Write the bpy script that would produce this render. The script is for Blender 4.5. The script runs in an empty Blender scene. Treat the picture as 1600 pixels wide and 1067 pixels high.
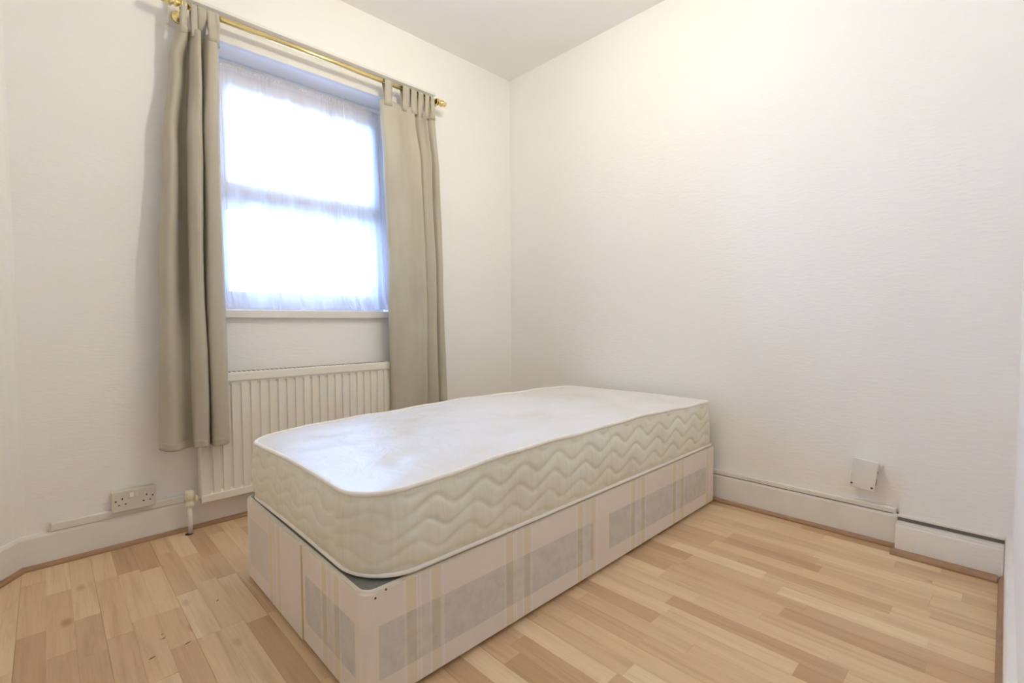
import bpy, bmesh, math, random
from mathutils import Vector, Matrix
random.seed(7)
sc = bpy.context.scene
COL = sc.collection
PI = math.pi

# ------------------------------------------------------------------ camera, world, exposure
def set_camera():
    f_px, yaw, pitch, roll = 751.25, math.radians(44.1727), math.radians(2.3434), math.radians(-0.294)
    cy, sy, cp, sp = math.cos(yaw), math.sin(yaw), math.cos(pitch), math.sin(pitch)
    fwd = Vector((sy*cp, cy*cp, -sp)); right = Vector((cy, -sy, 0)); up = right.cross(fwd)
    cr, sr = math.cos(roll), math.sin(roll)
    r2 = cr*right + sr*up; u2 = -sr*right + cr*up
    m = Matrix((r2, u2, -fwd)).transposed().to_4x4()
    m.translation = Vector((-2.48525, -2.56987, 0.93))
    cam = bpy.data.cameras.new('camera'); cam.lens = f_px*36/1600; cam.sensor_width = 36; cam.clip_start = 0.01
    o = bpy.data.objects.new('camera', cam); o.matrix_world = m; COL.objects.link(o); sc.camera = o
set_camera()

DAY = (0.30, 0.52, 1.0); DAY_STRENGTH = 29.0
LAMP = (1.0, 0.945, 0.765); LAMP_STRENGTH = 610.0
w = bpy.data.worlds.new('overcast_sky'); sc.world = w; w.use_nodes = True
bg = w.node_tree.nodes['Background']; bg.inputs[0].default_value = (*DAY, 1); bg.inputs[1].default_value = DAY_STRENGTH
sc.view_settings.view_transform = 'Standard'; sc.view_settings.look = 'None'
sc.view_settings.gamma = 1; sc.view_settings.use_curve_mapping = False
sc.view_settings.exposure = 0.0
sc.cycles.max_bounces = 16; sc.cycles.diffuse_bounces = 10; sc.cycles.transparent_max_bounces = 24
sc.cycles.use_denoising = True
sc.cycles.sample_clamp_indirect = 8

# ------------------------------------------------------------------ materials
def new_mat(name):
    m = bpy.data.materials.new(name); m.use_nodes = True
    return m, m.node_tree, m.node_tree.nodes['Principled BSDF']
def N(nt, t, **kw):
    n = nt.nodes.new(t)
    for k, v in kw.items(): setattr(n, k, v)
    return n
def LK(nt, a, b): nt.links.new(a, b)
def ramp(nt, stops, interp='LINEAR'):
    r = N(nt, 'ShaderNodeValToRGB'); cr = r.color_ramp; cr.interpolation = interp
    while len(cr.elements) > 1: cr.elements.remove(cr.elements[-1])
    cr.elements[0].position = stops[0][0]; cr.elements[0].color = (*stops[0][1], 1)
    for p, c in stops[1:]:
        e = cr.elements.new(p); e.color = (*c, 1)
    return r
def noise(nt, vec, scale, detail=3, rough=.55):
    n = N(nt, 'ShaderNodeTexNoise'); n.inputs['Scale'].default_value = scale
    n.inputs['Detail'].default_value = detail; n.inputs['Roughness'].default_value = rough
    if vec is not None: LK(nt, vec, n.inputs['Vector'])
    return n
def mapped(nt, scale, loc=(0, 0, 0), src='Object'):
    tc = N(nt, 'ShaderNodeTexCoord'); mp = N(nt, 'ShaderNodeMapping')
    mp.inputs['Scale'].default_value = scale; mp.inputs['Location'].default_value = loc
    LK(nt, tc.outputs[src], mp.inputs['Vector'])
    return mp.outputs[0]
def math_n(nt, op, a, b=None, c=None):
    n = N(nt, 'ShaderNodeMath', operation=op)
    for i, v in enumerate((a, b, c)):
        if v is None: continue
        if isinstance(v, (int, float)): n.inputs[i].default_value = v
        else: LK(nt, v, n.inputs[i])
    return n.outputs[0]
def mix_c(nt, fac, a, b, mode='MIX'):
    n = N(nt, 'ShaderNodeMix', data_type='RGBA', blend_type=mode)
    for s, v in ((n.inputs[0], fac), (n.inputs[6], a), (n.inputs[7], b)):
        if isinstance(v, (int, float)): s.default_value = v
        elif isinstance(v, tuple): s.default_value = (*v, 1)
        else: LK(nt, v, s)
    return n.outputs[2]
def bump(nt, height, strength, dist, bsdf):
    b = N(nt, 'ShaderNodeBump'); b.inputs['Strength'].default_value = strength; b.inputs['Distance'].default_value = dist
    LK(nt, height, b.inputs['Height']); LK(nt, b.outputs[0], bsdf.inputs['Normal'])
def simple(name, col, rough=.5, metal=0, var=.04, scale=30, bstr=0, bdist=.001, coat=0):
    m, nt, b = new_mat(name)
    n = noise(nt, mapped(nt, (1, 1, 1)), scale)
    r = ramp(nt, [(.3, tuple(c*(1-var) for c in col)), (.7, tuple(min(1, c*(1+var)) for c in col))])
    LK(nt, n.outputs[0], r.inputs[0]); LK(nt, r.outputs[0], b.inputs['Base Color'])
    b.inputs['Roughness'].default_value = rough; b.inputs['Metallic'].default_value = metal
    b.inputs['Coat Weight'].default_value = coat
    if bstr: bump(nt, n.outputs[0], bstr, bdist, b)
    return m

def wallpaper():
    m, nt, b = new_mat('painted_wallpaper')
    n1 = noise(nt, mapped(nt, (24, 24, 105)), 1.0, 4, .6)
    n2 = noise(nt, mapped(nt, (1.2, 1.2, 1.2)), 1.0, 2)
    r = ramp(nt, [(.3, (.855, .842, .82)), (.7, (.875, .862, .84))])
    LK(nt, n2.outputs[0], r.inputs[0]); LK(nt, r.outputs[0], b.inputs['Base Color'])
    b.inputs['Roughness'].default_value = .7
    bump(nt, n1.outputs[0], .32, .005, b)
    return m
M = {}
M['wall'] = wallpaper()
M['ceiling'] = simple('ceiling_paint', (.875, .865, .85), .8, var=.015, scale=2, bstr=.05)
M['gloss'] = simple('white_gloss_paint', (.79, .76, .72), .35, var=.03, scale=9, bstr=.1)
M['trunk'] = simple('white_plastic', (.76, .74, .69), .4, var=.02, scale=9)
M['upvc'] = simple('white_upvc', (.80, .81, .82), .3, var=.01, scale=5)
M['rad'] = simple('cream_radiator_enamel', (.80, .76, .68), .3, var=.015, scale=6)
M['plate'] = simple('socket_plastic', (.66, .63, .56), .35, var=.02, scale=20)
M['rocker'] = simple('rocker_plastic', (.82, .80, .76), .3, var=.01)
M['dark'] = simple('dark_hole', (.02, .018, .015), .8, var=.1)
M['rust'] = simple('rusty_metal', (.26, .15, .11), .7, var=.3, scale=300)
M['brass'] = simple('polished_brass', (.83, .66, .30), .22, 1.0, var=.04)
M['valve'] = simple('aged_cream_paint', (.74, .68, .52), .4, var=.05)
M['batten'] = simple('pale_gloss_paint', (.78, .745, .70), .4, var=.02)
M['hessian'] = simple('grey_base_cloth', (.20, .21, .19), .9, var=.1, scale=200)
M['shaft'] = simple('screw_steel', (.10, .08, .07), .5, .6)
M['piping'] = simple('white_piping_tape', (.87, .845, .80), .7, var=.04, scale=60)
M['flex'] = simple('white_flex', (.75, .75, .73), .4)

def bead_mat():
    m, nt, b = new_mat('wood_beading')
    n = noise(nt, mapped(nt, (6, 6, 40)), 3, 4)
    r = ramp(nt, [(.3, (.29, .165, .085)), (.7, (.39, .225, .125))])
    LK(nt, n.outputs[0], r.inputs[0]); LK(nt, r.outputs[0], b.inputs['Base Color']); b.inputs['Roughness'].default_value = .45
    return m
M['bead'] = bead_mat()

def plank_mat():
    m, nt, b = new_mat('laminate_oak')
    oi = N(nt, 'ShaderNodeObjectInfo'); tc = N(nt, 'ShaderNodeTexCoord')
    off = N(nt, 'ShaderNodeVectorMath', operation='ADD'); sc_ = N(nt, 'ShaderNodeVectorMath', operation='SCALE')
    cmb = N(nt, 'ShaderNodeCombineXYZ')
    for i in range(3): LK(nt, oi.outputs['Random'], cmb.inputs[i])
    LK(nt, cmb.outputs[0], sc_.inputs[0]); sc_.inputs['Scale'].default_value = 57.0
    LK(nt, tc.outputs['Object'], off.inputs[0]); LK(nt, sc_.outputs[0], off.inputs[1])
    def mp(s):
        q = N(nt, 'ShaderNodeMapping'); q.inputs['Scale'].default_value = s; LK(nt, off.outputs[0], q.inputs['Vector']); return q.outputs[0]
    g = noise(nt, mp((28, 1.6, 1)), 1.0, 5, .65); g.inputs['Distortion'].default_value = .7
    fine = noise(nt, mp((190, 6, 1)), 1.0, 3, .6)
    kn = N(nt, 'ShaderNodeTexVoronoi'); LK(nt, mp((5.5, 2.6, 1)), kn.inputs['Vector']); kn.inputs['Scale'].default_value = 1.0
    base = ramp(nt, [(0, (.50, .31, .16)), (.25, (.62, .415, .23)), (.55, (.68, .475, .265)), (.85, (.72, .52, .305)), (1, (.78, .59, .36))])
    LK(nt, oi.outputs['Random'], base.inputs[0])
    gr = ramp(nt, [(.3, (.80, .74, .68)), (.5, (1, 1, 1)), (.75, (1.05, 1.06, 1.06))]); LK(nt, g.outputs[0], gr.inputs[0])
    fr = ramp(nt, [(.3, (.93, .91, .88)), (.6, (1, 1, 1))]); LK(nt, fine.outputs[0], fr.inputs[0])
    kr = ramp(nt, [(0, (.55, .42, .32)), (.05, (.72, .6, .5)), (.10, (1, 1, 1))]); LK(nt, kn.outputs['Distance'], kr.inputs[0])
    c = mix_c(nt, .8, base.outputs[0], gr.outputs[0], 'MULTIPLY')
    c = mix_c(nt, 1., c, fr.outputs[0], 'MULTIPLY')
    c = mix_c(nt, .8, c, kr.outputs[0], 'MULTIPLY')
    LK(nt, c, b.inputs['Base Color']); b.inputs['Roughness'].default_value = .42
    return m
M['plank'] = plank_mat()
M['subfloor'] = simple('subfloor_board', (.42, .28, .16), .7, var=.08)

def curtain_mat():
    m, nt, b = new_mat('beige_curtain_cloth')
    n = noise(nt, mapped(nt, (260, 260, 260)), 1, 2); n2 = noise(nt, mapped(nt, (9, 9, 2.5)), 1, 3)
    r = ramp(nt, [(.3, (.54, .485, .375)), (.7, (.61, .555, .44))]); LK(nt, n2.outputs[0], r.inputs[0])
    LK(nt, r.outputs[0], b.inputs['Base Color']); b.inputs['Roughness'].default_value = .75
    b.inputs['Sheen Weight'].default_value = .25
    h = math_n(nt, 'ADD', math_n(nt, 'MULTIPLY', n.outputs[0], .15), n2.outputs[0])
    bump(nt, h, .35, .008, b)
    out = nt.nodes['Material Output']; tl = N(nt, 'ShaderNodeBsdfTranslucent'); LK(nt, r.outputs[0], tl.inputs[0])
    mx = N(nt, 'ShaderNodeMixShader'); mx.inputs[0].default_value = .22
    LK(nt, b.outputs[0], mx.inputs[1]); LK(nt, tl.outputs[0], mx.inputs[2]); LK(nt, mx.outputs[0], out.inputs[0])
    return m
M['curtain'] = curtain_mat()

def voile_mat(name, dens):
    m = bpy.data.materials.new(name); m.use_nodes = True; nt = m.node_tree; nt.nodes.clear()
    out = N(nt, 'ShaderNodeOutputMaterial'); tr = N(nt, 'ShaderNodeBsdfTransparent'); di = N(nt, 'ShaderNodeBsdfDiffuse'); tl = N(nt, 'ShaderNodeBsdfTranslucent')
    n = noise(nt, mapped(nt, (40, 40, 6)), 1, 2)
    r = ramp(nt, [(.3, (.84, .82, .87)), (.7, (.90, .87, .91))]); LK(nt, n.outputs[0], r.inputs[0])
    LK(nt, r.outputs[0], di.inputs[0]); LK(nt, r.outputs[0], tl.inputs[0])
    a = N(nt, 'ShaderNodeMixShader'); a.inputs[0].default_value = .72; LK(nt, di.outputs[0], a.inputs[1]); LK(nt, tl.outputs[0], a.inputs[2])
    f = N(nt, 'ShaderNodeMixShader'); f.inputs[0].default_value = dens
    LK(nt, tr.outputs[0], f.inputs[1]); LK(nt, a.outputs[0], f.inputs[2]); LK(nt, f.outputs[0], out.inputs[0])
    return m
M['voile'] = voile_mat('white_voile', .50); M['voile_hem'] = voile_mat('white_voile_hem', .55)

def glass_mat():
    m = bpy.data.materials.new('window_glass'); m.use_nodes = True; nt = m.node_tree; nt.nodes.clear()
    out = N(nt, 'ShaderNodeOutputMaterial'); tr = N(nt, 'ShaderNodeBsdfTransparent'); gl = N(nt, 'ShaderNodeBsdfGlossy'); gl.inputs['Roughness'].default_value = .02
    n = noise(nt, mapped(nt, (2, 2, 2)), 1, 2); r = ramp(nt, [(0, (.95, .97, .97)), (1, (.98, .99, .99))])
    LK(nt, n.outputs[0], r.inputs[0]); LK(nt, r.outputs[0], tr.inputs[0])
    fr = N(nt, 'ShaderNodeFresnel'); fr.inputs[0].default_value = 1.45
    mx = N(nt, 'ShaderNodeMixShader'); LK(nt, fr.outputs[0], mx.inputs[0]); LK(nt, tr.outputs[0], mx.inputs[1]); LK(nt, gl.outputs[0], mx.inputs[2]); LK(nt, mx.outputs[0], out.inputs[0])
    return m
M['glass'] = glass_mat()

CREAM = (.81, .74, .665); GOLD = (.765, .68, .505); WHITE = (.83, .78, .71); BEIGE = (.78, .71, .64)
GREY = (.645, .62, .57); OLIVE = (.605, .56, .455); WLINE = (.72, .675, .605); GREYB = (.675, .645, .59)
def stripe_mat(name, axis, u0, period, band, clear, fade=1.0):
    m, nt, b = new_mat(name)
    tc = N(nt, 'ShaderNodeTexCoord'); sp = N(nt, 'ShaderNodeSeparateXYZ'); LK(nt, tc.outputs['Object'], sp.inputs[0])
    u = sp.outputs[axis]; z = sp.outputs[2]
    fr = math_n(nt, 'FRACT', math_n(nt, 'DIVIDE', math_n(nt, 'SUBTRACT', u, u0), period))
    def pat(base, gold, line, bei):
        r = ramp(nt, [(0, line), (.023, gold), (.105, line), (.118, bei), (.13, line), (.149, bei), (.225, line), (.24, gold), (.318, bei), (.335, line), (.356, base)], 'CONSTANT')
        LK(nt, fr, r.inputs[0]); return r.outputs[0]
    light = pat(CREAM, GOLD, WHITE, BEIGE); dk = pat(GREY, OLIVE, WLINE, GREYB)
    dn = noise(nt, mapped(nt, (26, 26, 26)), 1, 4, .7); dr = ramp(nt, [(.38, (.93, .93, .94)), (.5, (1, 1, 1)), (.62, (1.05, 1.04, 1.03))]); LK(nt, dn.outputs[0], dr.inputs[0])
    dk = mix_c(nt, 1., dk, dr.outputs[0], 'MULTIPLY')
    inb = math_n(nt, 'MULTIPLY', math_n(nt, 'GREATER_THAN', z, band[0]), math_n(nt, 'LESS_THAN', z, band[1]))
    for a, c in clear:
        ins = math_n(nt, 'MULTIPLY', math_n(nt, 'GREATER_THAN', u, a), math_n(nt, 'LESS_THAN', u, c))
        inb = math_n(nt, 'MULTIPLY', inb, math_n(nt, 'SUBTRACT', 1.0, ins))
    if fade < 1: inb = math_n(nt, 'MULTIPLY', inb, fade)
    col = mix_c(nt, inb, light, dk)
    st = noise(nt, mapped(nt, (3, 3, 3)), 1, 3); sr = ramp(nt, [(.35, (.97, .955, .925)), (.6, (1, 1, 1))]); LK(nt, st.outputs[0], sr.inputs[0])
    col = mix_c(nt, 1., col, sr.outputs[0], 'MULTIPLY')
    LK(nt, col, b.inputs['Base Color']); b.inputs['Roughness'].default_value = .6
    wv = noise(nt, mapped(nt, (300, 300, 300)), 1, 1); bump(nt, wv.outputs[0], .08, .001, b)
    return m
M['divan_long'] = stripe_mat('striped_damask_long_side', 0, -1.869, .3425, (.072, .207), [(-2.1, -1.938), (-1.085, -.985), (-.148, 0)])
M['divan_end'] = stripe_mat('striped_damask_end', 1, -1.4235, .3425, (.075, .212), [(-2, -1.50), (-1.195, -1.172), (-.69, 0)])
M['divan_end_faded'] = stripe_mat('striped_damask_faded_panel', 1, -1.012, .3425, (.065, .235), [(-1.3, -.90), (-.69, 0)], .45)
M['cream_cloth'] = simple('cream_divan_cloth', CREAM, .65, var=.04, scale=12)

def mattress_side_mat():
    m, nt, b = new_mat('mattress_border_cloth')
    st = noise(nt, mapped(nt, (3.2, 3.2, 5)), 1, 4, .6)
    r = ramp(nt, [(.32, (.69, .65, .50)), (.5, (.77, .755, .635)), (.68, (.80, .79, .69))]); LK(nt, st.outputs[0], r.inputs[0])
    vs = noise(nt, mapped(nt, (55, 55, .3)), 1, 3, .7); vr = ramp(nt, [(.35, (.95, .935, .89)), (.55, (1, 1, 1))]); LK(nt, vs.outputs[0], vr.inputs[0])
    # grime along the bottom seam
    tc = N(nt, 'ShaderNodeTexCoord'); sp = N(nt, 'ShaderNodeSeparateXYZ'); LK(nt, tc.outputs['Object'], sp.inputs[0])
    gm = math_n(nt, 'ADD', sp.outputs[2], math_n(nt, 'MULTIPLY', st.outputs[0], -.09))
    gr = ramp(nt, [(.255, (.90, .84, .72)), (.30, (1, 1, 1))]); LK(nt, gm, gr.inputs[0])
    c = mix_c(nt, 1., r.outputs[0], vr.outputs[0], 'MULTIPLY'); c = mix_c(nt, .8, c, gr.outputs[0], 'MULTIPLY')
    LK(nt, c, b.inputs['Base Color']); b.inputs['Roughness'].default_value = .55; b.inputs['Sheen Weight'].default_value = .1
    return m
M['mat_side'] = mattress_side_mat()
def mattress_top_mat():
    m, nt, b = new_mat('mattress_ticking')
    st = noise(nt, mapped(nt, (2.6, 3.6, 1)), 1, 4, .55)
    r = ramp(nt, [(.30, (.70, .645, .54)), (.43, (.75, .72, .68)), (.55, (.77, .75, .725))]); LK(nt, st.outputs[0], r.inputs[0])
    LK(nt, r.outputs[0], b.inputs['Base Color']); b.inputs['Roughness'].default_value = .42
    b.inputs['Sheen Weight'].default_value = .1
    dm = noise(nt, mapped(nt, (13, 13, 1)), 1, 4, .6); dm.inputs['Distortion'].default_value = 1.2
    bump(nt, dm.outputs[0], .5, .006, b)
    return m
M['mat_top'] = mattress_top_mat()
def bulb_mat():
    m, nt, b = new_mat('lit_bulb')
    b.inputs['Emission Color'].default_value = (*LAMP, 1); b.inputs['Emission Strength'].default_value = LAMP_STRENGTH
    return m
M['bulb'] = bulb_mat()

# ------------------------------------------------------------------ builders
def link_mesh(name, me, mats, parent=None, smooth=False):
    o = bpy.data.objects.new(name, me); COL.objects.link(o)
    for mm in (mats if isinstance(mats, (list, tuple)) else [mats]): me.materials.append(mm)
    if parent:
        o.parent = parent; o.matrix_parent_inverse = Matrix.Translation(-Vector(parent.location)) if parent.type == 'EMPTY' and not parent.rotation_euler.x else parent.matrix_basis.inverted()
    if smooth:
        for p in me.polygons: p.use_smooth = True
    return o
def from_bm(name, bm, mats, parent=None, smooth=False):
    bmesh.ops.recalc_face_normals(bm, faces=bm.faces[:])
    me = bpy.data.meshes.new(name); bm.to_mesh(me); bm.free()
    return link_mesh(name, me, mats, parent, smooth)
def add_box(bm, x0, x1, y0, y1, z0, z1, bev=0, seg=2):
    t = bmesh.new()
    v = [t.verts.new((x, y, z)) for x in sorted((x0, x1)) for y in sorted((y0, y1)) for z in sorted((z0, z1))]
    for f in ((0, 1, 3, 2), (4, 6, 7, 5), (0, 4, 5, 1), (2, 3, 7, 6), (0, 2, 6, 4), (1, 5, 7, 3)): t.faces.new([v[i] for i in f])
    bmesh.ops.recalc_face_normals(t, faces=t.faces[:])
    if bev: bmesh.ops.bevel(t, geom=t.edges[:], offset=bev, segments=seg, profile=.5, affect='EDGES')
    me = bpy.data.meshes.new('t'); t.to_mesh(me); t.free(); bm.from_mesh(me); bpy.data.meshes.remove(me)
def box(name, x0, x1, y0, y1, z0, z1, m, parent=None, bev=0):
    bm = bmesh.new(); add_box(bm, x0, x1, y0, y1, z0, z1, bev); return from_bm(name, bm, m, parent)
def prism(name, pts, z0, z1, m, parent=None, bev=0):
    bm = bmesh.new(); lo = [bm.verts.new((x, y, z0)) for x, y in pts]; hi = [bm.verts.new((x, y, z1)) for x, y in pts]
    n = len(pts); bm.faces.new(lo[::-1]); bm.faces.new(hi)
    for i in range(n): bm.faces.new((lo[i], lo[(i+1) % n], hi[(i+1) % n], hi[i]))
    if bev: bmesh.ops.bevel(bm, geom=bm.edges[:], offset=bev, segments=2, profile=.5, affect='EDGES')
    return from_bm(name, bm, m, parent)
def add_lathe(bm, prof, origin, axis='z', n=24):
    """prof: list of (radius, height) revolved about an axis through origin"""
    rings = []
    for r, h in prof:
        ring = []
        for k in range(n):
            a = 2*PI*k/n; c, s = r*math.cos(a), r*math.sin(a)
            p = {'z': (c, s, h), 'x': (h, c, s), 'y': (c, h, s)}[axis]
            ring.append(bm.verts.new(Vector(p)+Vector(origin)))
        rings.append(ring)
    for a, b in zip(rings, rings[1:]):
        for k in range(n): bm.faces.new((a[k], a[(k+1) % n], b[(k+1) % n], b[k]))
    bm.faces.new(rings[0]); bm.faces.new(rings[-1])
def lathe(name, prof, origin, axis, m, parent=None, n=24):
    bm = bmesh.new(); add_lathe(bm, prof, origin, axis, n); o = from_bm(name, bm, m, parent)
    for p in o.data.polygons: p.use_smooth = len(p.vertices) == 4
    return o
def tube(name, pts, r, m, parent=None, closed=False, n=10):
    pts = [Vector(p) for p in pts]; bm = bmesh.new(); rings = []; L = len(pts)
    for i, p in enumerate(pts):
        if closed: t = pts[(i+1) % L]-pts[i-1]
        else: t = pts[min(i+1, L-1)]-pts[max(i-1, 0)]
        t.normalize(); ref = Vector((0, 0, 1)) if abs(t.z) < .9 else Vector((1, 0, 0))
        a = t.cross(ref).normalized(); b = a.cross(t)
        rings.append([bm.verts.new(p+r*(math.cos(2*PI*k/n)*a+math.sin(2*PI*k/n)*b)) for k in range(n)])
    pairs = list(zip(rings, rings[1:])) + ([(rings[-1], rings[0])] if closed else [])
    for a, b in pairs:
        for k in range(n): bm.faces.new((a[k], a[(k+1) % n], b[(k+1) % n], b[k]))
    if not closed: bm.faces.new(rings[0]); bm.faces.new(rings[-1])
    return from_bm(name, bm, m, parent, True)
def empty(name, loc=(0, 0, 0)):
    o = bpy.data.objects.new(name, None); o.location = loc; o.empty_display_size = .1; COL.objects.link(o); return o
def tag(o, label, cat, group=None):
    o['label'] = label; o['category'] = cat
    if group: o['group'] = group
    return o
def struct(o): o['kind'] = 'structure'; return o

# ------------------------------------------------------------------ room shell
HC = 2.679            # ceiling height
RX0, RX1, RZ0, RZ1 = -1.905, -.962, .955, 2.228     # window recess
YF = -2.605           # wall beside the camera
def wall_with_recess():
    bm = bmesh.new(); X0, X1, D = -2.62, .2, .30
    def ring(y, a): return [bm.verts.new((x, y, z)) for x, z in a]
    outer = [(X0, -.05), (X1, -.05), (X1, HC+.1), (X0, HC+.1)]; inner = [(RX0, RZ0), (RX1, RZ0), (RX1, RZ1), (RX0, RZ1)]
    fo, fi, bo, bi = ring(0, outer), ring(0, inner), ring(D, outer), ring(D, inner)
    for i in range(4):
        j = (i+1) % 4
        bm.faces.new((fo[i], fo[j], fi[j], fi[i])); bm.faces.new((bo[j], bo[i], bi[i], bi[j]))
        bm.faces.new((fi[i], fi[j], bi[j], bi[i])); bm.faces.new((fo[j], fo[i], bo[i], bo[j]))
    return struct(from_bm('wall_back', bm, M['wall']))
wall_with_recess()
struct(prism('wall_right', [(0, .2), (.2, .2), (.2, YF-.2), (-.03, YF-.2), (-.03, -2.287), (0, -2.287)], -.05, HC+.1, M['wall']))
struct(prism('wall_front', [(-.02, YF), (-.02, YF-.15), (-1.70, YF-.15), (-1.70, YF)], -.05, HC+.1, M['wall']))
DL = [(-2.545, .004), (-2.568, -.003), (-2.590, -.018), (-2.610, -.040), (-2.655, -.100), (-2.95, -.52), (-2.95, -3.6)]
struct(prism('wall_left', DL+[(-3.1, -3.6), (-3.1, -.45), (-2.7, .2), (-2.545, .2)], -.05, HC+.1, M['wall']))
struct(box('wall_hall', -1.70, -1.55, YF-.15, -3.6, -.05, HC+.1, M['wall']))
struct(box('wall_rear', -3.1, -1.55, -3.6, -3.75, -.05, HC+.1, M['wall']))
struct(box('ceiling', -3.1, .2, -3.75, .3, HC, HC+.12, M['ceiling']))

# ---- floor of laminate blocks, each block a plank
floor = struct(box('floor', -3.1, .2, -3.75, .3, -.10, -.008, M['subfloor']))
def plank(x0, x1, y0, y1, z):
    cx, cy, hx, hy = (x0+x1)/2, (y0+y1)/2, (x1-x0)/2, (y1-y0)/2
    me = bpy.data.meshes.new('plank'); c = .0003
    vs = [(sx*hx, sy*hy, -.0076-z) for sx, sy in ((-1, -1), (1, -1), (1, 1), (-1, 1))] + \
         [(sx*hx, sy*hy, -c) for sx, sy in ((-1, -1), (1, -1), (1, 1), (-1, 1))] + \
         [(sx*(hx-c), sy*(hy-c), 0) for sx, sy in ((-1, -1), (1, -1), (1, 1), (-1, 1))]
    fs = [(8, 9, 10, 11)]
    for b in (0, 4):
        for i in range(4): fs.append((b+i, b+(i+1) % 4, b+4+(i+1) % 4, b+4+i))
    me.from_pydata(vs, [], fs); me.materials.append(M['plank'])
    o = bpy.data.objects.new('plank', me); o.location = (cx, cy, z); COL.objects.link(o); o.parent = floor
SW = .0638; X_SEAM = -1.045
KNOWN = {-24: [-.558, -.165, -.95], -23: [-.74, -.30], -22: [-.556, -.80], -21: [-.747, -.30], -20: [-.30, -.693], -19: [-.33, -.70, -.93],
         -18: [-.617, -.93], -17: [-.572, -.925], -16: [-.363, -.588, -.95], -15: [-.594, -.94], 3: [-2.09, -1.7], 4: [-2.14, -1.72], 0: [-1.806, -2.3], 1: [-1.868, -2.25], -1: [-1.833, -2.2], -2: [-1.827, -2.28]}
for k in range(-30, 17):
    x0 = X_SEAM+k*SW; x1 = x0+SW
    if x0 > -.01: continue
    x1 = min(x1, -.004); gl = .0005 if k % 3 == 0 else .0001
    ys = [-.004]; kn = sorted(KNOWN.get(k, []), reverse=True); y = -.004-random.uniform(.1, .42)
    while y > -2.60:
        near = [q for q in kn if abs(q-y) < .24]
        if near: y = near[0]; kn = [q for q in kn if q < y-.12]
        if ys[-1]-y > .08: ys.append(y)
        y -= random.uniform(.30, .47)
    ys.append(-2.604)
    for a, b in zip(ys, ys[1:]):
        if x0 > -1.86 and a < -.76 and b > -1.42: continue       # wholly under the divan
        if x1 < -2.6 and a > -.1: continue
        if a-b > .02: plank(x0+gl, x1, b+.00015, a, random.uniform(-.0003, .0002))
box('threshold_board', -3.1, -1.5, -3.7, -2.606, -.008, -.0005, M['plank'], floor)
for x, y, s, a in ((-2.262, -.855, .006, .3), (-2.098, -.745, .008, 1.0), (-2.262, -.83, .005, .8), (-2.30, -.935, .009, .35), (-2.215, -.93, .010, .35)):
    bm = bmesh.new(); pts = [(x+s*math.cos(a)*u-.25*s*math.sin(a)*v, y+s*math.sin(a)*u+.25*s*math.cos(a)*v) for u, v in ((-1, 0), (-.3, .8), (.6, .6), (1, -.1), (.2, -.7), (-.5, -.6))]
    lo = [bm.verts.new((*p, -.003)) for p in pts]; hi = [bm.verts.new((*p, .0005)) for p in pts]; bm.faces.new(hi)
    for i in range(6): bm.faces.new((lo[i], lo[(i+1) % 6], hi[(i+1) % 6], hi[i]))
    from_bm('chip', bm, M['dark'], floor)

# ---- skirting boards and wooden beading
sk_prof = lambda t, h: [(0, 0), (-t, 0), (-t, h-.012), (-t+.004, h-.003), (-t+.008, h), (0, h)]
def run_along_x(name, prof, x0, x1, m, y=0, parent=None):
    bm = bmesh.new(); a = [bm.verts.new((x0, y+p, q)) for p, q in prof]; b = [bm.verts.new((x1, y+p, q)) for p, q in prof]; n = len(prof)
    for i in range(n): bm.faces.new((a[i], a[(i+1) % n], b[(i+1) % n], b[i]))
    bm.faces.new(a); bm.faces.new(b); return from_bm(name, bm, m, parent)
def run_along(name, prof, p0, p1, nrm, m, parent=None, miter0=0, miter1=0):
    """profile (out, z) swept from p0 to p1; nrm points into the room"""
    bm = bmesh.new(); p0 = Vector((*p0, 0)); p1 = Vector((*p1, 0)); nv = Vector((*nrm, 0)).normalized(); t = (p1-p0).normalized()
    a = [bm.verts.new(p0+nv*(-q)+Vector((0, 0, z))-t*miter0*(-q)) for q, z in prof]
    b = [bm.verts.new(p1+nv*(-q)+Vector((0, 0, z))+t*miter1*(-q)) for q, z in prof]; n = len(prof)
    for i in range(n): bm.faces.new((a[i], a[(i+1) % n], b[(i+1) % n], b[i]))
    bm.faces.new(a); bm.faces.new(b); return from_bm(name, bm, m, parent)
bead = lambda t0, w, h: [(t0, .0), (-w, 0), (-w, h*.35), (-w+.004, h*.75), (-w+.009, h), (t0, h)]
diag_d = Vector((DL[5][0]-DL[4][0], DL[5][1]-DL[4][1], 0)).normalized(); diag_n = (-diag_d.y, diag_d.x)
struct(run_along('baseboard_back', sk_prof(.018, .130), (-2.580, 0), (-.002, 0), (0, -1), M['gloss']))
struct(run_along('baseboard_left', sk_prof(.018, .130), (-2.583, .002), (-2.95, -.52), diag_n, M['gloss']))
struct(run_along('baseboard_right', sk_prof(.020, .138), (0, -.02), (0, -2.283), (-1, 0), M['gloss']))
box('open_joint', -.001, -.0172, -1.40, -2.28, .1382, .1404, M['dark'], bpy.data.objects['baseboard_right'])
struct(run_along('baseboard_front', sk_prof(.020, .150), (-.032, YF), (-1.70, YF), (0, 1), M['gloss']))
struct(run_along('trim_1', bead(-.0175, .035, .016), (-2.574, 0), (-.05, 0), (0, -1), M['bead']))
struct(run_along('trim_2', bead(-.0175, .035, .016), (-2.583, .002), (-2.95, -.52), diag_n, M['bead']))
struct(run_along('trim_3', bead(-.0195, .036, .017), (0, -.04), (0, -2.281), (-1, 0), M['bead']))
struct(run_along('trim_4', bead(-.0745, .107, .018), (0, -2.268), (0, -2.569), (-1, 0), M['bead']))
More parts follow.
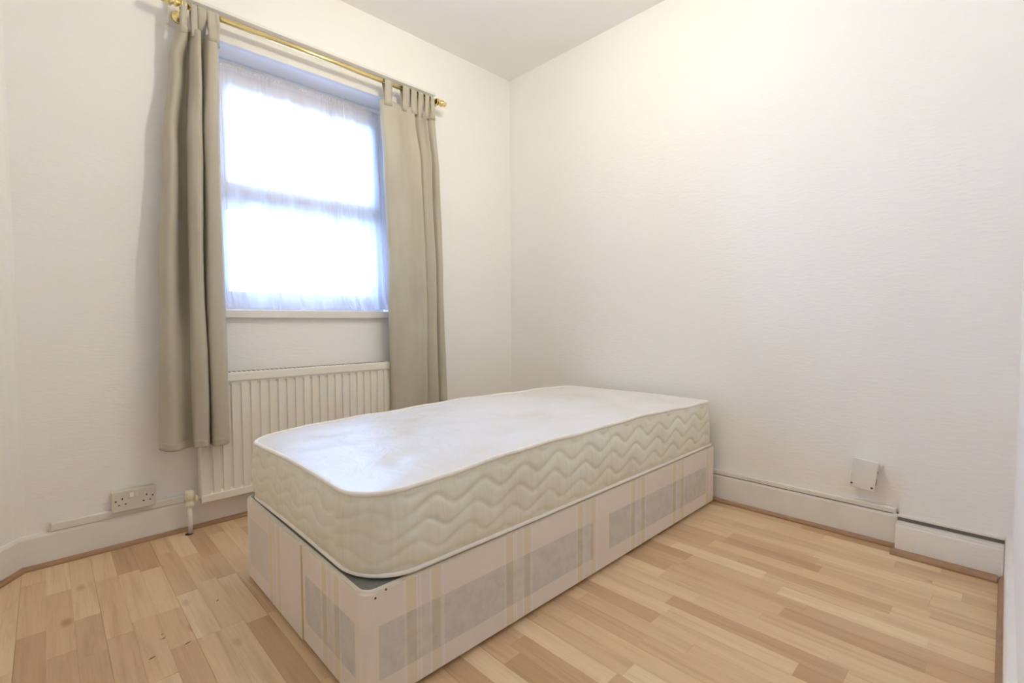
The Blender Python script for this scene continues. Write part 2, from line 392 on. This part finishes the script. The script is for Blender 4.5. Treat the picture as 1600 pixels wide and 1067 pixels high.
struct(run_along('trim_5', bead(-.0195, .034, .018), (-.076, YF), (-1.70, YF), (0, 1), M['bead']))
# boxed-in pipe run at the foot of the chased part of the wall
bx = struct(box('trim_6', -.0305, -.075, -2.279, YF+.021, 0, .112, M['wall'], bev=.002))
box('top_batten', -.031, -.066, -2.281, YF+.021, .1125, .121, M['gloss'], bx, .0015)
box('edge_strip', -.0302, -.042, -2.268, YF+.021, .137, .146, M['gloss'], bx, .0015)
box('gap_shade_fill', -.0301, -.032, -2.281, YF+.021, .121, .137, simple('gap_shade_grey', (.20, .185, .165), .9), bx)  # dark grey fill painting the shade inside the gap above the boxing
# cable trunking along the skirting tops
tk = tag(run_along('cable_trunking', [(-.001, .131), (-.020, .131), (-.020, .157), (-.016, .161), (-.001, .161)], (-2.492, 0), (-2.063, 0), (0, -1), M['trunk']),
         'white plastic cable trunking on the skirting under the double socket', 'trunking')
bm = bmesh.new(); add_box(bm, -2.4985, -2.4925, -.001, -.020, .131, .161, .001); from_bm('end_cap', bm, M['plate'], tk)
tag(run_along('cable_trunking', [(-.001, .1405), (-.0185, .1405), (-.0185, .157), (-.015, .161), (-.001, .161)], (0, -.03), (0, -2.275), (-1, 0), M['trunk']),
    'white cable trunking on the skirting between the bed and the junction box', 'trunking')

# ---- window
win = struct(empty('window_1', (-1.435, .16, 1.6)))
def frame_ring(name, x0, x1, z0, z1, wl, wr, wb, wt, y0, y1, m, parent, bev=.004):
    bm = bmesh.new()
    def ring(y, q): return [bm.verts.new((x, y, z)) for x, z in q]
    o = [(x0, z0), (x1, z0), (x1, z1), (x0, z1)]; i_ = [(x0+wl, z0+wb), (x1-wr, z0+wb), (x1-wr, z1-wt), (x0+wl, z1-wt)]
    ins = .012; i2 = [(x0+wl-ins, z0+wb-ins), (x1-wr+ins, z0+wb-ins), (x1-wr+ins, z1-wt+ins), (x0+wl-ins, z1-wt+ins)]
    A, B, B2, C_, D_ = ring(y0, o), ring(y0+.008, i_), ring(y0, i2), ring(y1, o), ring(y1, i_)
    for k in range(4):
        j = (k+1) % 4
        bm.faces.new((A[k], A[j], B2[j], B2[k])); bm.faces.new((B2[k], B2[j], B[j], B[k])); bm.faces.new((B[k], B[j], D_[j], D_[k]))
        bm.faces.new((D_[k], D_[j], C_[j], C_[k])); bm.faces.new((C_[k], C_[j], A[j], A[k]))
    return from_bm(name, bm, m, parent)
fx0, fx1 = RX0+.008, RX1-.008
fr = frame_ring('frame', fx0, fx1, .998, 2.222, .032, .032, .045, .075, .135, .20, M['upvc'], win)
box('transom', fx0+.03, fx1-.03, .137, .20, 1.507, 1.567, M['upvc'], win, .004)
sash = frame_ring('sash', fx0+.027, fx1-.027, 1.563, 2.150, .058, .058, .066, .078, .118, .185, M['upvc'], win)
lsash = frame_ring('lower_bead', fx0+.031, fx1-.031, 1.042, 1.508, .05, .05, .05, .012, .142, .185, M['upvc'], win)
box('pane', fx0+.08, fx1-.08, .158, .162, 1.625, 2.076, M['glass'], win)
box('pane', fx0+.076, fx1-.076, .158, .162, 1.088, 1.50, M['glass'], win)
box('handle', -1.470, -1.452, .098, .118, 1.585, 1.612, M['upvc'], win, .004)
struct(box('trim_7', RX0-.03, RX1+.03, .136, -.026, .955, .994, M['gloss'], bev=.003))   # window board
# painted pole board over the window
pb = struct(box('trim_8', -2.062, -.700, .0, -.026, 2.224, 2.337, M['batten'], bev=.002))
box('cap', -2.068, -.692, .0, -.058, 2.3372, 2.351, M['batten'], pb, .002)

# ------------------------------------------------------------------ lamp in the middle of the ceiling
lamp = tag(empty('ceiling_lamp', (-1.28, -1.39, HC)), 'bare energy-saving tube bulb hanging from the middle of the ceiling', 'lamp')
lathe('ceiling_rose', [(.045, 0), (.045, -.008), (.03, -.02), (.008, -.026)], (-1.28, -1.39, HC), 'z', M['trunk'], lamp)
tube('flex', [(-1.28, -1.39, HC-.02), (-1.28, -1.39, HC-.15)], .003, M['flex'], lamp)
lathe('lamp_holder', [(.012, 0), (.018, -.01), (.018, -.045), (.014, -.05)], (-1.28, -1.39, HC-.145), 'z', M['trunk'], lamp)
lathe('bulb', [(.004, -.194), (.016, -.196), (.018, -.205), (.018, -.295), (.014, -.304), (.004, -.307)], (-1.28, -1.39, HC), 'z', M['bulb'], lamp)

# ------------------------------------------------------------------ divan base
def rrect(x0, x1, y0, y1, radii, n=10):
    """counter-clockwise from corner (x0,y0); radii: (x0y0, x1y0, x1y1, x0y1)"""
    pts = []
    for (cx, cy, sx, sy, a0), r in zip(((x0, y0, 1, 1, PI), (x1, y0, -1, 1, 1.5*PI), (x1, y1, -1, -1, 0), (x0, y1, 1, -1, .5*PI)), radii):
        for k in range(n+1):
            a = a0+.5*PI*k/n; pts.append((cx+sx*r+r*math.cos(a), cy+sy*r+r*math.sin(a)))
    return pts
DX0, DX1, DY0, DY1, DZ = -1.976, -.050, -1.546, -.645, .298
def build_divan():
    root = tag(empty('divan_base', ((DX0+DX1)/2, (DY0+DY1)/2, 0)), 'divan bed base in cream, grey and gold striped damask on the laminate floor', 'bed base')
    pts = rrect(DX0, DX1, DY0, DY1, (.028, .02, .02, .02), 8)
    bm = bmesh.new(); n = len(pts); zs = [.012, .016, .15, DZ-.008, DZ-.002, DZ]; ins = [.004, 0, 0, 0, .003, .009]
    c = Vector(((DX0+DX1)/2, (DY0+DY1)/2)); rings = []
    for z, i in zip(zs, ins):
        rings.append([bm.verts.new((p[0]-math.copysign(i, p[0]-c.x), p[1]-math.copysign(i, p[1]-c.y), z+.002*math.sin(5*p[0]+2*p[1])*(z > .2))) for p in pts])
    for a, b in zip(rings, rings[1:]):
        for k in range(n):
            f = bm.faces.new((a[k], a[(k+1) % n], b[(k+1) % n], b[k]))
            e = (a[(k+1) % n].co-a[k].co); L = e.length
            if L > .3: f.material_index = 0 if abs(e.x) > abs(e.y) else 1
            else: f.material_index = 2
            if z == DZ: pass
    bm.faces.new(rings[0][::-1]); f = bm.faces.new(rings[-1]); f.material_index = 3
    me = bpy.data.meshes.new('upholstered_box'); bm.normal_update(); bm.to_mesh(me); bm.free()
    o = link_mesh('upholstered_box', me, [M['divan_long'], M['divan_end'], M['cream_cloth'], M['hessian']], root)
    # sewn panel on the end, standing a little proud, with a yellowed raw edge
    bm = bmesh.new(); add_box(bm, DX0-.0035, DX0+.001, -1.172, -.668, .014, DZ-.004, .0015); p = from_bm('end_panel', bm, M['divan_end_faded'], root)
    box('raw_edge', DX0-.0042, DX0+.001, -1.1765, -1.172, .016, DZ-.006, simple('yellowed_edge_tape', (.62, .50, .27), .7), p, .0008)
    tube('top_edging', [(p[0], p[1], DZ-.006+.002*math.sin(5*p[0]+2*p[1])) for p in rrect(DX0+.006, DX1-.006, DY0+.006, DY1-.006, (.026, .018, .018, .018), 8)], .0055, simple('pale_edge_tape', (.70, .66, .56), .7), root, True, 8)
    for x in (DX0+.12, DX1-.12):
        for y in (DY0+.1, DY1-.1): lathe('glide', [(.02, 0), (.024, .003), (.024, .0125)], (x, y, 0), 'z', M['dark'], root, 16)
    for x, z in ((-1.945, .279), (-1.917, .289)): lathe('staple', [(.0012, -.0012), (.0028, -.0006), (.0028, .001)], (x, DY0, z), 'y', M['shaft'], root, 10)
    return root
build_divan()

# ------------------------------------------------------------------ mattress
MX0, MX1, MY0, MY1 = -1.962, -.068, -1.530, -.662
def edge_z(x, y):
    u = min(1, max(0, (x-MX0)/(MX1-MX0)))
    z = .507+.008*u+.026*math.sin(PI*min(1, max(0, u)))**.7
    v = min(1, max(0, (y-MY0)/(MY1-MY0)))
    z += .004*math.sin(PI*v)*(1-u) - .004*math.sin(7*v+1)*(u < .1)*.5
    z += .0025*math.sin(9*x+3*y)+.0015*math.sin(23*x-8*y)
    return z
TUFTS = [(-1.76, -.86), (-1.76, -1.34), (-1.33, -.86), (-1.33, -1.34), (-.90, -.86), (-.90, -1.34), (-.47, -.86), (-.47, -1.34), (-1.545, -1.10), (-1.115, -1.10), (-.685, -1.10), (-.25, -1.10)]
def top_z(x, y):
    z = edge_z(x, y)
    d = min(x-MX0, MX1-x, y-MY0, MY1-y)
    z += .010*(1-math.exp(-max(0, d)/.06))
    for tx, ty in TUFTS:
        q = math.hypot(x-tx, (y-ty)); z -= .011*math.exp(-(q/.045)**2)
    z += .0022*math.sin(17*x+5*math.sin(6*y))*math.sin(15*y+3*x)
    return z
def bottom_z(x, y): return DZ+.0065+.006*math.exp(-((x-DX0)/.25)**2)*math.exp(-((y+1.1)/.35)**2)
def build_mattress():
    root = tag(empty('mattress', ((MX0+MX1)/2, (MY0+MY1)/2, DZ)), 'stained white single mattress with quilted border on the divan base', 'mattress')
    def outline(off, rr, seglen=.0085):
        base = rrect(MX0-off, MX1+off, MY0-off, MY1+off, rr, 24); out = []
        for i, p in enumerate(base):
            q = base[(i+1) % len(base)]; L = math.hypot(q[0]-p[0], q[1]-p[1]); n = max(1, round(L/seglen)) if L > .1 else 1
            for k in range(n): out.append((p[0]+(q[0]-p[0])*k/n, p[1]+(q[1]-p[1])*k/n))
        return out
    RT = (.13, .05, .09, .075)
    rim = outline(0, RT)
    n = len(rim); c = ((MX0+MX1)/2, (MY0+MY1)/2)
    # ---- top
    verts, faces = [], []; S = [1-i/70 for i in range(70)]
    for s in S:
        for x, y in rim:
            px, py = c[0]+s*(x-c[0]), c[1]+s*(y-c[1]); verts.append((px, py, top_z(px, py)))
    verts.append((*c, top_z(*c)))
    for r in range(len(S)-1):
        for k in range(n): faces.append((r*n+k, r*n+(k+1) % n, (r+1)*n+(k+1) % n, (r+1)*n+k))
    for k in range(n): faces.append(((len(S)-1)*n+k, (len(S)-1)*n+(k+1) % n, len(verts)-1))
    me = bpy.data.meshes.new('top_panel'); me.from_pydata(verts, [], faces); link_mesh('top_panel', me, M['mat_top'], root, True)
    # ---- quilted border
    verts, faces = [], []; ROWS = 44; per = [0]
    for i in range(1, n): per.append(per[-1]+math.hypot(rim[i][0]-rim[i-1][0], rim[i][1]-rim[i-1][1]))
    nrm = []
    for i in range(n):
        a, b = rim[i-1], rim[(i+1) % n]; t = Vector((b[0]-a[0], b[1]-a[1])).normalized(); nrm.append((t.y, -t.x))
    def quilt(u, t, weak):
        d = 9
        for i in range(5):
            ph = 2*PI*u/.166+1.15*i
            wav = .34*math.sin(ph+.35*math.sin(ph))+.05*math.sin(.37*ph)
            d = min(d, abs(t*4.1-(i+.05)-wav))
        env = min(1, t/.12)*min(1, (1-t)/.10)*weak
        return env*(.0068*(1-math.exp(-(d/.13)**1.25))-.003)
    for r in range(ROWS+1):
        t = r/ROWS
        for i, (x, y) in enumerate(rim):
            zt, zb = edge_z(x, y)-.003, bottom_z(x, y)
            o = .014*math.sin(PI*t)**.8+quilt(per[i], t, .55 if x < -1.85 else 1)
            if x > -.12: o *= .35
            if nrm[i][1] < 0: o += .013*t*t*-nrm[i][1]
            verts.append((x+nrm[i][0]*o, y+nrm[i][1]*o, zt+(zb-zt)*t))
    for r in range(ROWS):
        for k in range(n): faces.append((r*n+k, (r+1)*n+k, (r+1)*n+(k+1) % n, r*n+(k+1) % n))
    me = bpy.data.meshes.new('quilted_border'); me.from_pydata(verts, [], faces); link_mesh('quilted_border', me, M['mat_side'], root, True)
    bm = bmesh.new(); bm.faces.new([bm.verts.new((x, y, bottom_z(x, y))) for x, y in rim[::4]]); from_bm('underside', bm, M['mat_side'], root)
    tube('piping', [(x, y, edge_z(x, y)+.001) for x, y in rim[::2]], .0070, M['piping'], root, True, 8)
    tube('piping', [(x+nrm[2*i][0]*.003, y+nrm[2*i][1]*(.003 if nrm[2*i][1] > 0 else .017), bottom_z(x, y)+.004) for i, (x, y) in enumerate(rim[::2])], .0060, M['piping'], root, True, 8)
build_mattress()

# ------------------------------------------------------------------ radiator
def build_radiator():
    x0, x1, yf, yb, z0, z1 = -2.008, -1.058, -.090, -.035, .128, .700
    root = tag(empty('radiator', ((x0+x1)/2, -.06, z0)), 'cream fluted panel radiator under the window behind the bed', 'radiator')
    prof = [(x0, yb), (x0, yf+.004), (x0+.004, yf)]
    gx = -1.884-.041*3
    while gx < x1-.02:
        if gx > x0+.012:
            prof += [(gx-.0075, yf), (gx-.0045, yf+.009), (gx+.0045, yf+.009), (gx+.0075, yf)]
        gx += .041
    prof += [(x1-.004, yf), (x1, yf+.004), (x1, yb)]
    bm = bmesh.new(); levels = []
    for z, k in ((z0, 0), (z0+.030, 0), (z0+.045, 1), (z1-.055, 1), (z1-.042, 0), (z1-.004, 0)):
        levels.append([bm.verts.new((x, y if k or not (yf < y < yf+.02 and x0+.006 < x < x1-.006) else yf, z)) for x, y in prof])
    for a, b in zip(levels, levels[1:]):
        for i in range(len(prof)-1): bm.faces.new((a[i], a[i+1], b[i+1], b[i]))
        bm.faces.new((a[-1], a[0], b[0], b[-1]))
    bm.faces.new(levels[0]); bm.faces.new(levels[-1])
    from_bm('front_panel', bm, M['rad'], root)
    # bottom and top seam lips
    run = [(-.088, z0-.002), (-.0945, z0+.003), (-.0945, z0+.032), (-.088, z0+.036)]
    bm = bmesh.new(); a = [bm.verts.new((x0, y, z)) for y, z in run]; b = [bm.verts.new((x1, y, z)) for y, z in run]
    for i in range(4): bm.faces.new((a[i], a[(i+1) % 4], b[(i+1) % 4], b[i]))
    bm.faces.new(a); bm.faces.new(b); from_bm('bottom_lip', bm, M['rad'], root)
    bm = bmesh.new(); add_box(bm, x0-.003, x1+.003, -.0985, -.028, z1-.038, z1+.004, .006, 3); g = from_bm('top_cover', bm, M['rad'], root)
    for k in range(44):
        xx = x0+.02+k*.0208
        box('slot', xx, xx+.012, -.080, -.040, z1+.0035, z1+.0046, M['dark'], g)
    box('side_cover', x1+.001, x1+.004, -.093, -.030, z0+.02, z1-.04, M['rad'], root, .001)
    for xx in (x0+.16, x1-.16): box('wall_bracket', xx-.02, xx+.02, -.036, -.001, z0+.1, z1-.1, M['rad'], root, .002)
    # valve and supply pipe
    px, py = -2.050, -.072
    v = lathe('valve', [(.006, .120), (.0165, .122), (.0165, .136), (.0125, .140), (.0125, .150), (.0175, .153), (.0175, .186), (.014, .191)], (px, py, 0), 'z', M['valve'], root)
    lathe('union_nut', [(.009, -2.036), (.009, -2.031), (.0155, -2.030), (.0155, -2.021), (.010, -2.020), (.010, -2.006)], (0, py, .152), 'x', M['valve'], v, 6)
    lathe('pipe', [(.0085, .001), (.0085, .121)], (px, py, 0), 'z', M['gloss'], root)
    lathe('floor_hole', [(.016, -.002), (.016, .0006)], (px-.006, py-.002, 0), 'z', M['dark'], root)
build_radiator()

# ------------------------------------------------------------------ double socket
def build_socket():
    cx, cz = -2.239, .197
    root = tag(empty('double_socket', (cx, 0, cz-.043)), 'off-white switched double wall socket above the skirting by the radiator pipe', 'socket')
    box('back_box', cx-.071, cx+.071, -.001, -.034, cz-.041, cz+.041, M['plate'], root, .003)
    pl = box('face_plate', cx-.073, cx+.073, -.034, -.043, cz-.043, cz+.043, M['plate'], root, .0035)
    for x, mm in ((-2.2465, M['rocker']), (-2.2295, M['plate'])):
        bm = bmesh.new(); a = [(x-.007, -.043, cz+.012), (x+.007, -.043, cz+.012), (x+.007, -.043, cz+.031), (x-.007, -.043, cz+.031)]
        lo = [bm.verts.new((p[0], -.042, p[2])) for p in a]; hi = [bm.verts.new((p[0], -.0445 if p[2] > cz+.02 else -.0475, p[2])) for p in a]
        bm.faces.new(hi)
        for i in range(4): bm.faces.new((lo[i], lo[(i+1) % 4], hi[(i+1) % 4], hi[i]))
        from_bm('rocker_switch', bm, mm, root)
    for ex in (-2.278, -2.197):
        box('pin_hole', ex-.002, ex+.002, -.0425, -.0433, cz+.006, cz+.014, M['dark'], root)
        for d in (-.011, .011): box('pin_hole', ex+d-.0034, ex+d+.0034, -.0425, -.0433, cz-.0155, cz-.0115, M['dark'], root)
    for x in (-2.299, -2.177): lathe('screw', [(.0035, -.044), (.0035, -.0432), (.003, -.042)], (x, 0, cz+.003), 'y', M['shaft'], root, 12)
build_socket()

# ------------------------------------------------------------------ junction box on the right-hand wall
def build_jbox():
    root = tag(empty('junction_box', (0, -2.167, .284)), 'tilted white junction box with rusty knockouts low on the bare wall', 'junction box')
    def put(o): o.matrix_basis = Matrix.Translation((0, -2.167, .284)) @ Matrix.Rotation(math.radians(6.2), 4, 'X'); o.matrix_parent_inverse = Matrix.Translation((0, 2.167, -.284)); return o
    put(box('back_box', -.001, -.042, -.042, .042, -.058, .058, M['trunk'], root, .003))
    put(box('cover_plate', -.042, -.050, -.045, .045, -.0625, .0625, M['trunk'], root, .003))
    for y in (-.035, .035): put(lathe('screw', [(.002, -.052), (.0042, -.051), (.0045, -.048)], (0, y, -.047), 'x', M['shaft'], root, 12))
    put(lathe('cable_entry', [(.0065, -.0605), (.0065, -.056)], (-.036, .014, 0), 'z', M['dark'], root, 12))
    bm = bmesh.new(); add_box(bm, -.014, -.032, -.0445, -.041, -.040, -.012, .002); put(from_bm('knockout', bm, M['rust'], root))
    put(box('knockout', -.018, -.028, -.0440, -.041, .010, .022, M['rust'], root, .001))
    put(box('conduit_stub', -.001, -.020, -.056, -.042, .030, .052, M['gloss'], root, .004))
build_jbox()

# ------------------------------------------------------------------ curtain pole
PY, PZ, PR = -.105, 2.277, .0125
def build_pole():
    root = tag(empty('curtain_pole', (-1.37, PY, PZ)), 'polished brass curtain pole with turned ends above the window', 'curtain pole')
    lathe('pole', [(PR, -2.055), (PR, -.705)], (0, PY, PZ), 'x', M['brass'], root, 28)
    fin = [(.0125, 0), (.0165, .002), (.0165, .010), (.0125, .013), (.0135, .018), (.020, .024), (.021, .032), (.018, .040), (.012, .044), (.013, .047), (.016, .052), (.014, .058), (.006, .062)]
    lathe('finial', [(r, h) for r, h in fin], (-.715, PY, PZ), 'x', M['brass'], root)
    lathe('finial', [(r, -h) for r, h in fin], (-2.040, PY, PZ), 'x', M['brass'], root)
    for bxx in (-2.026, -.725):
        b = lathe('bracket', [(.004, -.105), (.0085, -.100), (.0085, -.045), (.013, -.040), (.024, -.034), (.027, -.0265), (.022, -.0262)], (bxx, 0, PZ-.020), 'y', M['brass'], root)
        ring = [(bxx, PY+.0165*math.cos(a), PZ+.0165*math.sin(a)) for a in [2*PI*k/24 for k in range(24)]]
        tube('cup', ring, .004, M['brass'], b, True, 8)
        tube('cup', [(bxx+.012, y, z) for _, y, z in ring], .0028, M['brass'], b, True, 8)
build_pole()

# ------------------------------------------------------------------ curtains
def catmull(P, t):
    n = len(P)-1; s = min(n-1, int(t*n)); f = t*n-s
    p0, p1, p2, p3 = P[max(0, s-1)], P[s], P[s+1], P[min(n, s+2)]
    return tuple(.5*((2*b)+(-a+c)*f+(2*a-5*b+4*c-d)*f*f+(-a+3*b-3*c+d)*f**3) for a, b, c, d in zip(p0, p1, p2, p3))
def cloth(levels, nu, nv, wob=0, hemlift=0, seed=0, z_from=0, z_to=1):
    """levels: [(z, [(x,y)..])] top to bottom"""
    verts, faces = [], []
    zt, zb = levels[0][0], levels[-1][0]
    for r in range(nv+1):
        t = z_from+(z_to-z_from)*r/nv; z = zt+(zb-zt)*t
        for i in range(len(levels)-1):
            if levels[i][0] >= z >= levels[i+1][0]-1e-9: break
        a, b = levels[i], levels[i+1]; f = (a[0]-z)/(a[0]-b[0]); f = f*f*(3-2*f)
        P = [((1-f)*p[0]+f*q[0], (1-f)*p[1]+f*q[1]) for p, q in zip(a[1], b[1])]
        for k in range(nu+1):
            x, y = catmull(P, k/nu)
            u = k/nu
            y += wob*(math.sin(9*z+31*u+seed)*.5+math.sin(23*z-17*u+seed)*.3); x += wob*.6*math.sin(7*z+13*u+seed)
            verts.append((x, y-hemlift, z+.004*math.sin(14*u+seed)*t))
    for r in range(nv):
        for k in range(nu): faces.append((r*(nu+1)+k, r*(nu+1)+k+1, (r+1)*(nu+1)+k+1, (r+1)*(nu+1)+k))
    return verts, faces
def cloth_obj(name, vf, m, parent, thick=.0018):
    me = bpy.data.meshes.new(name); me.from_pydata(vf[0], [], vf[1]); o = link_mesh(name, me, m, parent, True)
    if thick:
        s = o.modifiers.new('thickness', 'SOLIDIFY'); s.thickness = thick; s.offset = 0
    return o
def tab_loop(x, wd, zt, yt, parent, skew=0):
    path = []
    r = PR+.003
    path.append((yt, zt-.03)); path.append((yt+.001, zt)); path.append((PY-r*.9, PZ-.03))
    for k in range(13):
        a = PI*1.05-PI*1.1*k/12; path.append((PY+r*math.cos(a), PZ+r*math.sin(a)))
    path += [(PY+r*.9, PZ-.03), (yt+.008, zt), (yt+.008, zt-.03)]
    verts, faces = [], []
    for i, (y, z) in enumerate(path):
        dx = skew*max(0, (PZ-z))
        for s in (-1, -.33, .33, 1): verts.append((x+dx+s*wd/2, y-.0015*(1-s*s), z))
    for i in range(len(path)-1):
        for k in range(3): faces.append((4*i+k, 4*i+k+1, 4*i+5+k, 4*i+4+k))
    return cloth_obj('tab', (verts, faces), M['curtain'], parent, .0016)

def build_curtain(levels, tabs, label, seed, nu=208, nv=90):
    zb = levels[-1][0]
    root = tag(empty('curtain', (sum(p[0] for p in levels[-1][1])/len(levels[-1][1]), -.13, zb)), label, 'curtain', 'tab-top curtains at the window')
    cloth_obj('drape', cloth(levels, nu, nv, .003, 0, seed), M['curtain'], root)
    H = levels[0][0]-zb
    cloth_obj('hem', cloth(levels, nu, 4, .003, .0018, seed, 1-.034/H, 1), M['curtain'], root, .001)
    for x, wd, sk in tabs:
        # find the drape's front y at this x on the top edge
        P = levels[0][1]; y = min((catmull(P, k/100) for k in range(101)), key=lambda q: abs(q[0]-x-sk*.1))[1]
        tab_loop(x, wd, levels[0][0], y-.001, root, sk)
    return root
left_levels = [
 (2.185, [(-2.043, -.085), (-2.033, -.112), (-2.012, -.120), (-2.002, -.082), (-1.998, -.080), (-1.994, -.100), (-1.978, -.124), (-1.962, -.120), (-1.955, -.080), (-1.945, -.085), (-1.935, -.122), (-1.915, -.130), (-1.900, -.115), (-1.893, -.085)]),
 (2.05,  [(-2.070, -.062), (-2.056, -.090), (-2.034, -.088), (-2.010, -.046), (-2.000, -.050), (-2.002, -.100), (-1.990, -.136), (-1.968, -.138), (-1.952, -.066), (-1.950, -.068), (-1.945, -.134), (-1.915, -.144), (-1.899, -.120), (-1.894, -.080)]),
 (1.72,  [(-2.102, -.075), (-2.086, -.116), (-2.066, -.112), (-2.040, -.048), (-2.012, -.050), (-2.022, -.115), (-2.010, -.150), (-1.980, -.152), (-1.956, -.060), (-1.955, -.062), (-1.960, -.146), (-1.920, -.162), (-1.902, -.125), (-1.898, -.080)]),
 (1.1,   [(-2.134, -.080), (-2.116, -.140), (-2.090, -.138), (-2.056, -.062), (-2.020, -.062), (-2.036, -.130), (-2.022, -.162), (-1.992, -.164), (-1.966, -.072), (-1.966, -.074), (-1.970, -.160), (-1.930, -.178), (-1.906, -.142), (-1.902, -.095)]),
 (.73,   [(-2.146, -.090), (-2.128, -.148), (-2.098, -.150), (-2.062, -.106), (-2.026, -.106), (-2.040, -.140), (-2.026, -.168), (-1.992, -.172), (-1.968, -.108), (-1.968, -.108), (-1.970, -.168), (-1.930, -.186), (-1.905, -.150), (-1.900, -.112)]),
 (.395,  [(-2.154, -.095), (-2.136, -.152), (-2.102, -.156), (-2.064, -.108), (-2.028, -.108), (-2.042, -.145), (-2.028, -.170), (-1.992, -.174), (-1.970, -.108), (-1.970, -.110), (-1.972, -.170), (-1.930, -.188), (-1.905, -.155), (-1.899, -.114)]),
]
build_curtain(left_levels, [(-2.020, .024, -.05), (-1.985, .024, 0), (-1.955, .034, 0), (-1.920, .034, .02), (-1.899, .018, .05)],
              'long beige tab-top curtain hanging over the wall socket and radiator valve', 1.3)
right_levels = [
 (2.180, [(-1.098, -.085), (-1.085, -.106), (-1.02, -.116), (-.975, -.100), (-.93, -.114), (-.895, -.122), (-.880, -.100), (-.872, -.096), (-.858, -.120), (-.830, -.098), (-.812, -.122), (-.790, -.098), (-.782, -.100), (-.768, -.122), (-.748, -.120), (-.735, -.09)]),
 (1.85,  [(-1.085, -.095), (-1.070, -.116), (-1.00, -.128), (-.95, -.106), (-.91, -.130), (-.868, -.142), (-.866, -.100), (-.852, -.088), (-.838, -.124), (-.812, -.126), (-.786, -.136), (-.786, -.095), (-.772, -.095), (-.752, -.132), (-.722, -.124), (-.712, -.085)]),
 (1.2,   [(-1.072, -.104), (-1.055, -.126), (-.985, -.136), (-.935, -.126), (-.895, -.144), (-.848, -.158), (-.858, -.105), (-.846, -.080), (-.830, -.118), (-.806, -.136), (-.770, -.146), (-.778, -.100), (-.762, -.094), (-.738, -.136), (-.705, -.128), (-.695, -.085)]),
 (.40,   [(-1.072, -.112), (-1.055, -.134), (-.985, -.142), (-.935, -.138), (-.895, -.152), (-.856, -.168), (-.866, -.115), (-.852, -.084), (-.838, -.124), (-.808, -.146), (-.768, -.156), (-.776, -.108), (-.758, -.098), (-.730, -.142), (-.690, -.134), (-.680, -.095)]),
]
build_curtain(right_levels, [(-1.060, .046, .02), (-.945, .046, .02), (-.893, .040, 0), (-.845, .036, 0), (-.80, .030, 0), (-.762, .028, 0)],
              'long beige tab-top curtain hanging behind the bed near the room corner', 4.1)

# ------------------------------------------------------------------ voile panels on a wire in the window recess
wire = tag(empty('net_curtain_wire', (-1.433, .098, 2.176)), 'thin white curtain wire across the top of the window recess', 'curtain wire')
lathe('wire', [(.0028, RX0+.002), (.0028, RX1-.002)], (0, .098, 2.176), 'x', M['flex'], wire, 10)
for xx in (RX0+.004, RX1-.004): lathe('hook', [(.006, -.004), (.006, .004)], (xx, .098, 2.176), 'x', M['brass'], wire, 10)
def build_voile(x0t, x1t, x0b, x1b, label, seed, folds, gather):
    root = tag(empty('net_curtain', ((x0b+x1b)/2, .06, .99)), label, 'net curtain', 'voile panels on the window wire')
    nu, nv = 150, 70; zt, zb = 2.182, .999
    def pt(u, t, lift=0):
        z = zt+(zb-zt)*t
        uu = u
        for g, wdt, amt in gather:      # bunch the cloth towards g near the top
            uu += amt*(g-u)*math.exp(-((u-g)/wdt)**2)*(1-.55*t)
        x = (x0t+(x0b-x0t)*t)*(1-uu)+(x1t+(x1b-x1t)*t)*uu
        amp = .004+.011*t
        y = .094-.055*t+amp*math.sin(folds*2*PI*u+seed+1.1*t)+.5*amp*math.sin(folds*4.3*PI*u+2*seed)
        for g, wdt, amt in gather: y += .009*math.sin(2*PI*(u-g)/.035)*math.exp(-((u-g)/wdt)**2)
        if t < .02: y += .003*math.sin(90*PI*u)
        k = max(0, (t-.90)/.10); k = k*k
        y -= k*(.030+.02*math.sin(5*u*PI+seed)); z += k*(.004+.004*math.sin(9*u+seed))
        return (x, y-lift, max(z, .9965))
    def grid(ta, tb, n2, lift):
        vs, fs = [], []
        for r in range(n2+1):
            for k in range(nu+1): vs.append(pt(k/nu, ta+(tb-ta)*r/n2, lift))
        for r in range(n2):
            for k in range(nu): fs.append((r*(nu+1)+k, r*(nu+1)+k+1, (r+1)*(nu+1)+k+1, (r+1)*(nu+1)+k))
        return vs, fs
    cloth_obj('voile', grid(0, 1, nv, 0), M['voile'], root, 0)
    cloth_obj('hem', grid(.905, .998, 10, .0015), M['voile_hem'], root, 0)
    cloth_obj('heading', grid(.0, .022, 4, .0015), M['voile_hem'], root, 0)
build_voile(-1.893, -1.215, -1.893, -1.19, 'white voile net panel gathered over most of the window', .4, 5, [(.05, .06, .45), (.36, .06, .5), (.88, .10, .55)])
build_voile(-1.222, -.972, -1.203, -.972, 'narrow white voile net panel beside the curtain above the bed', 2.2, 2.5, [(.9, .08, .3)])
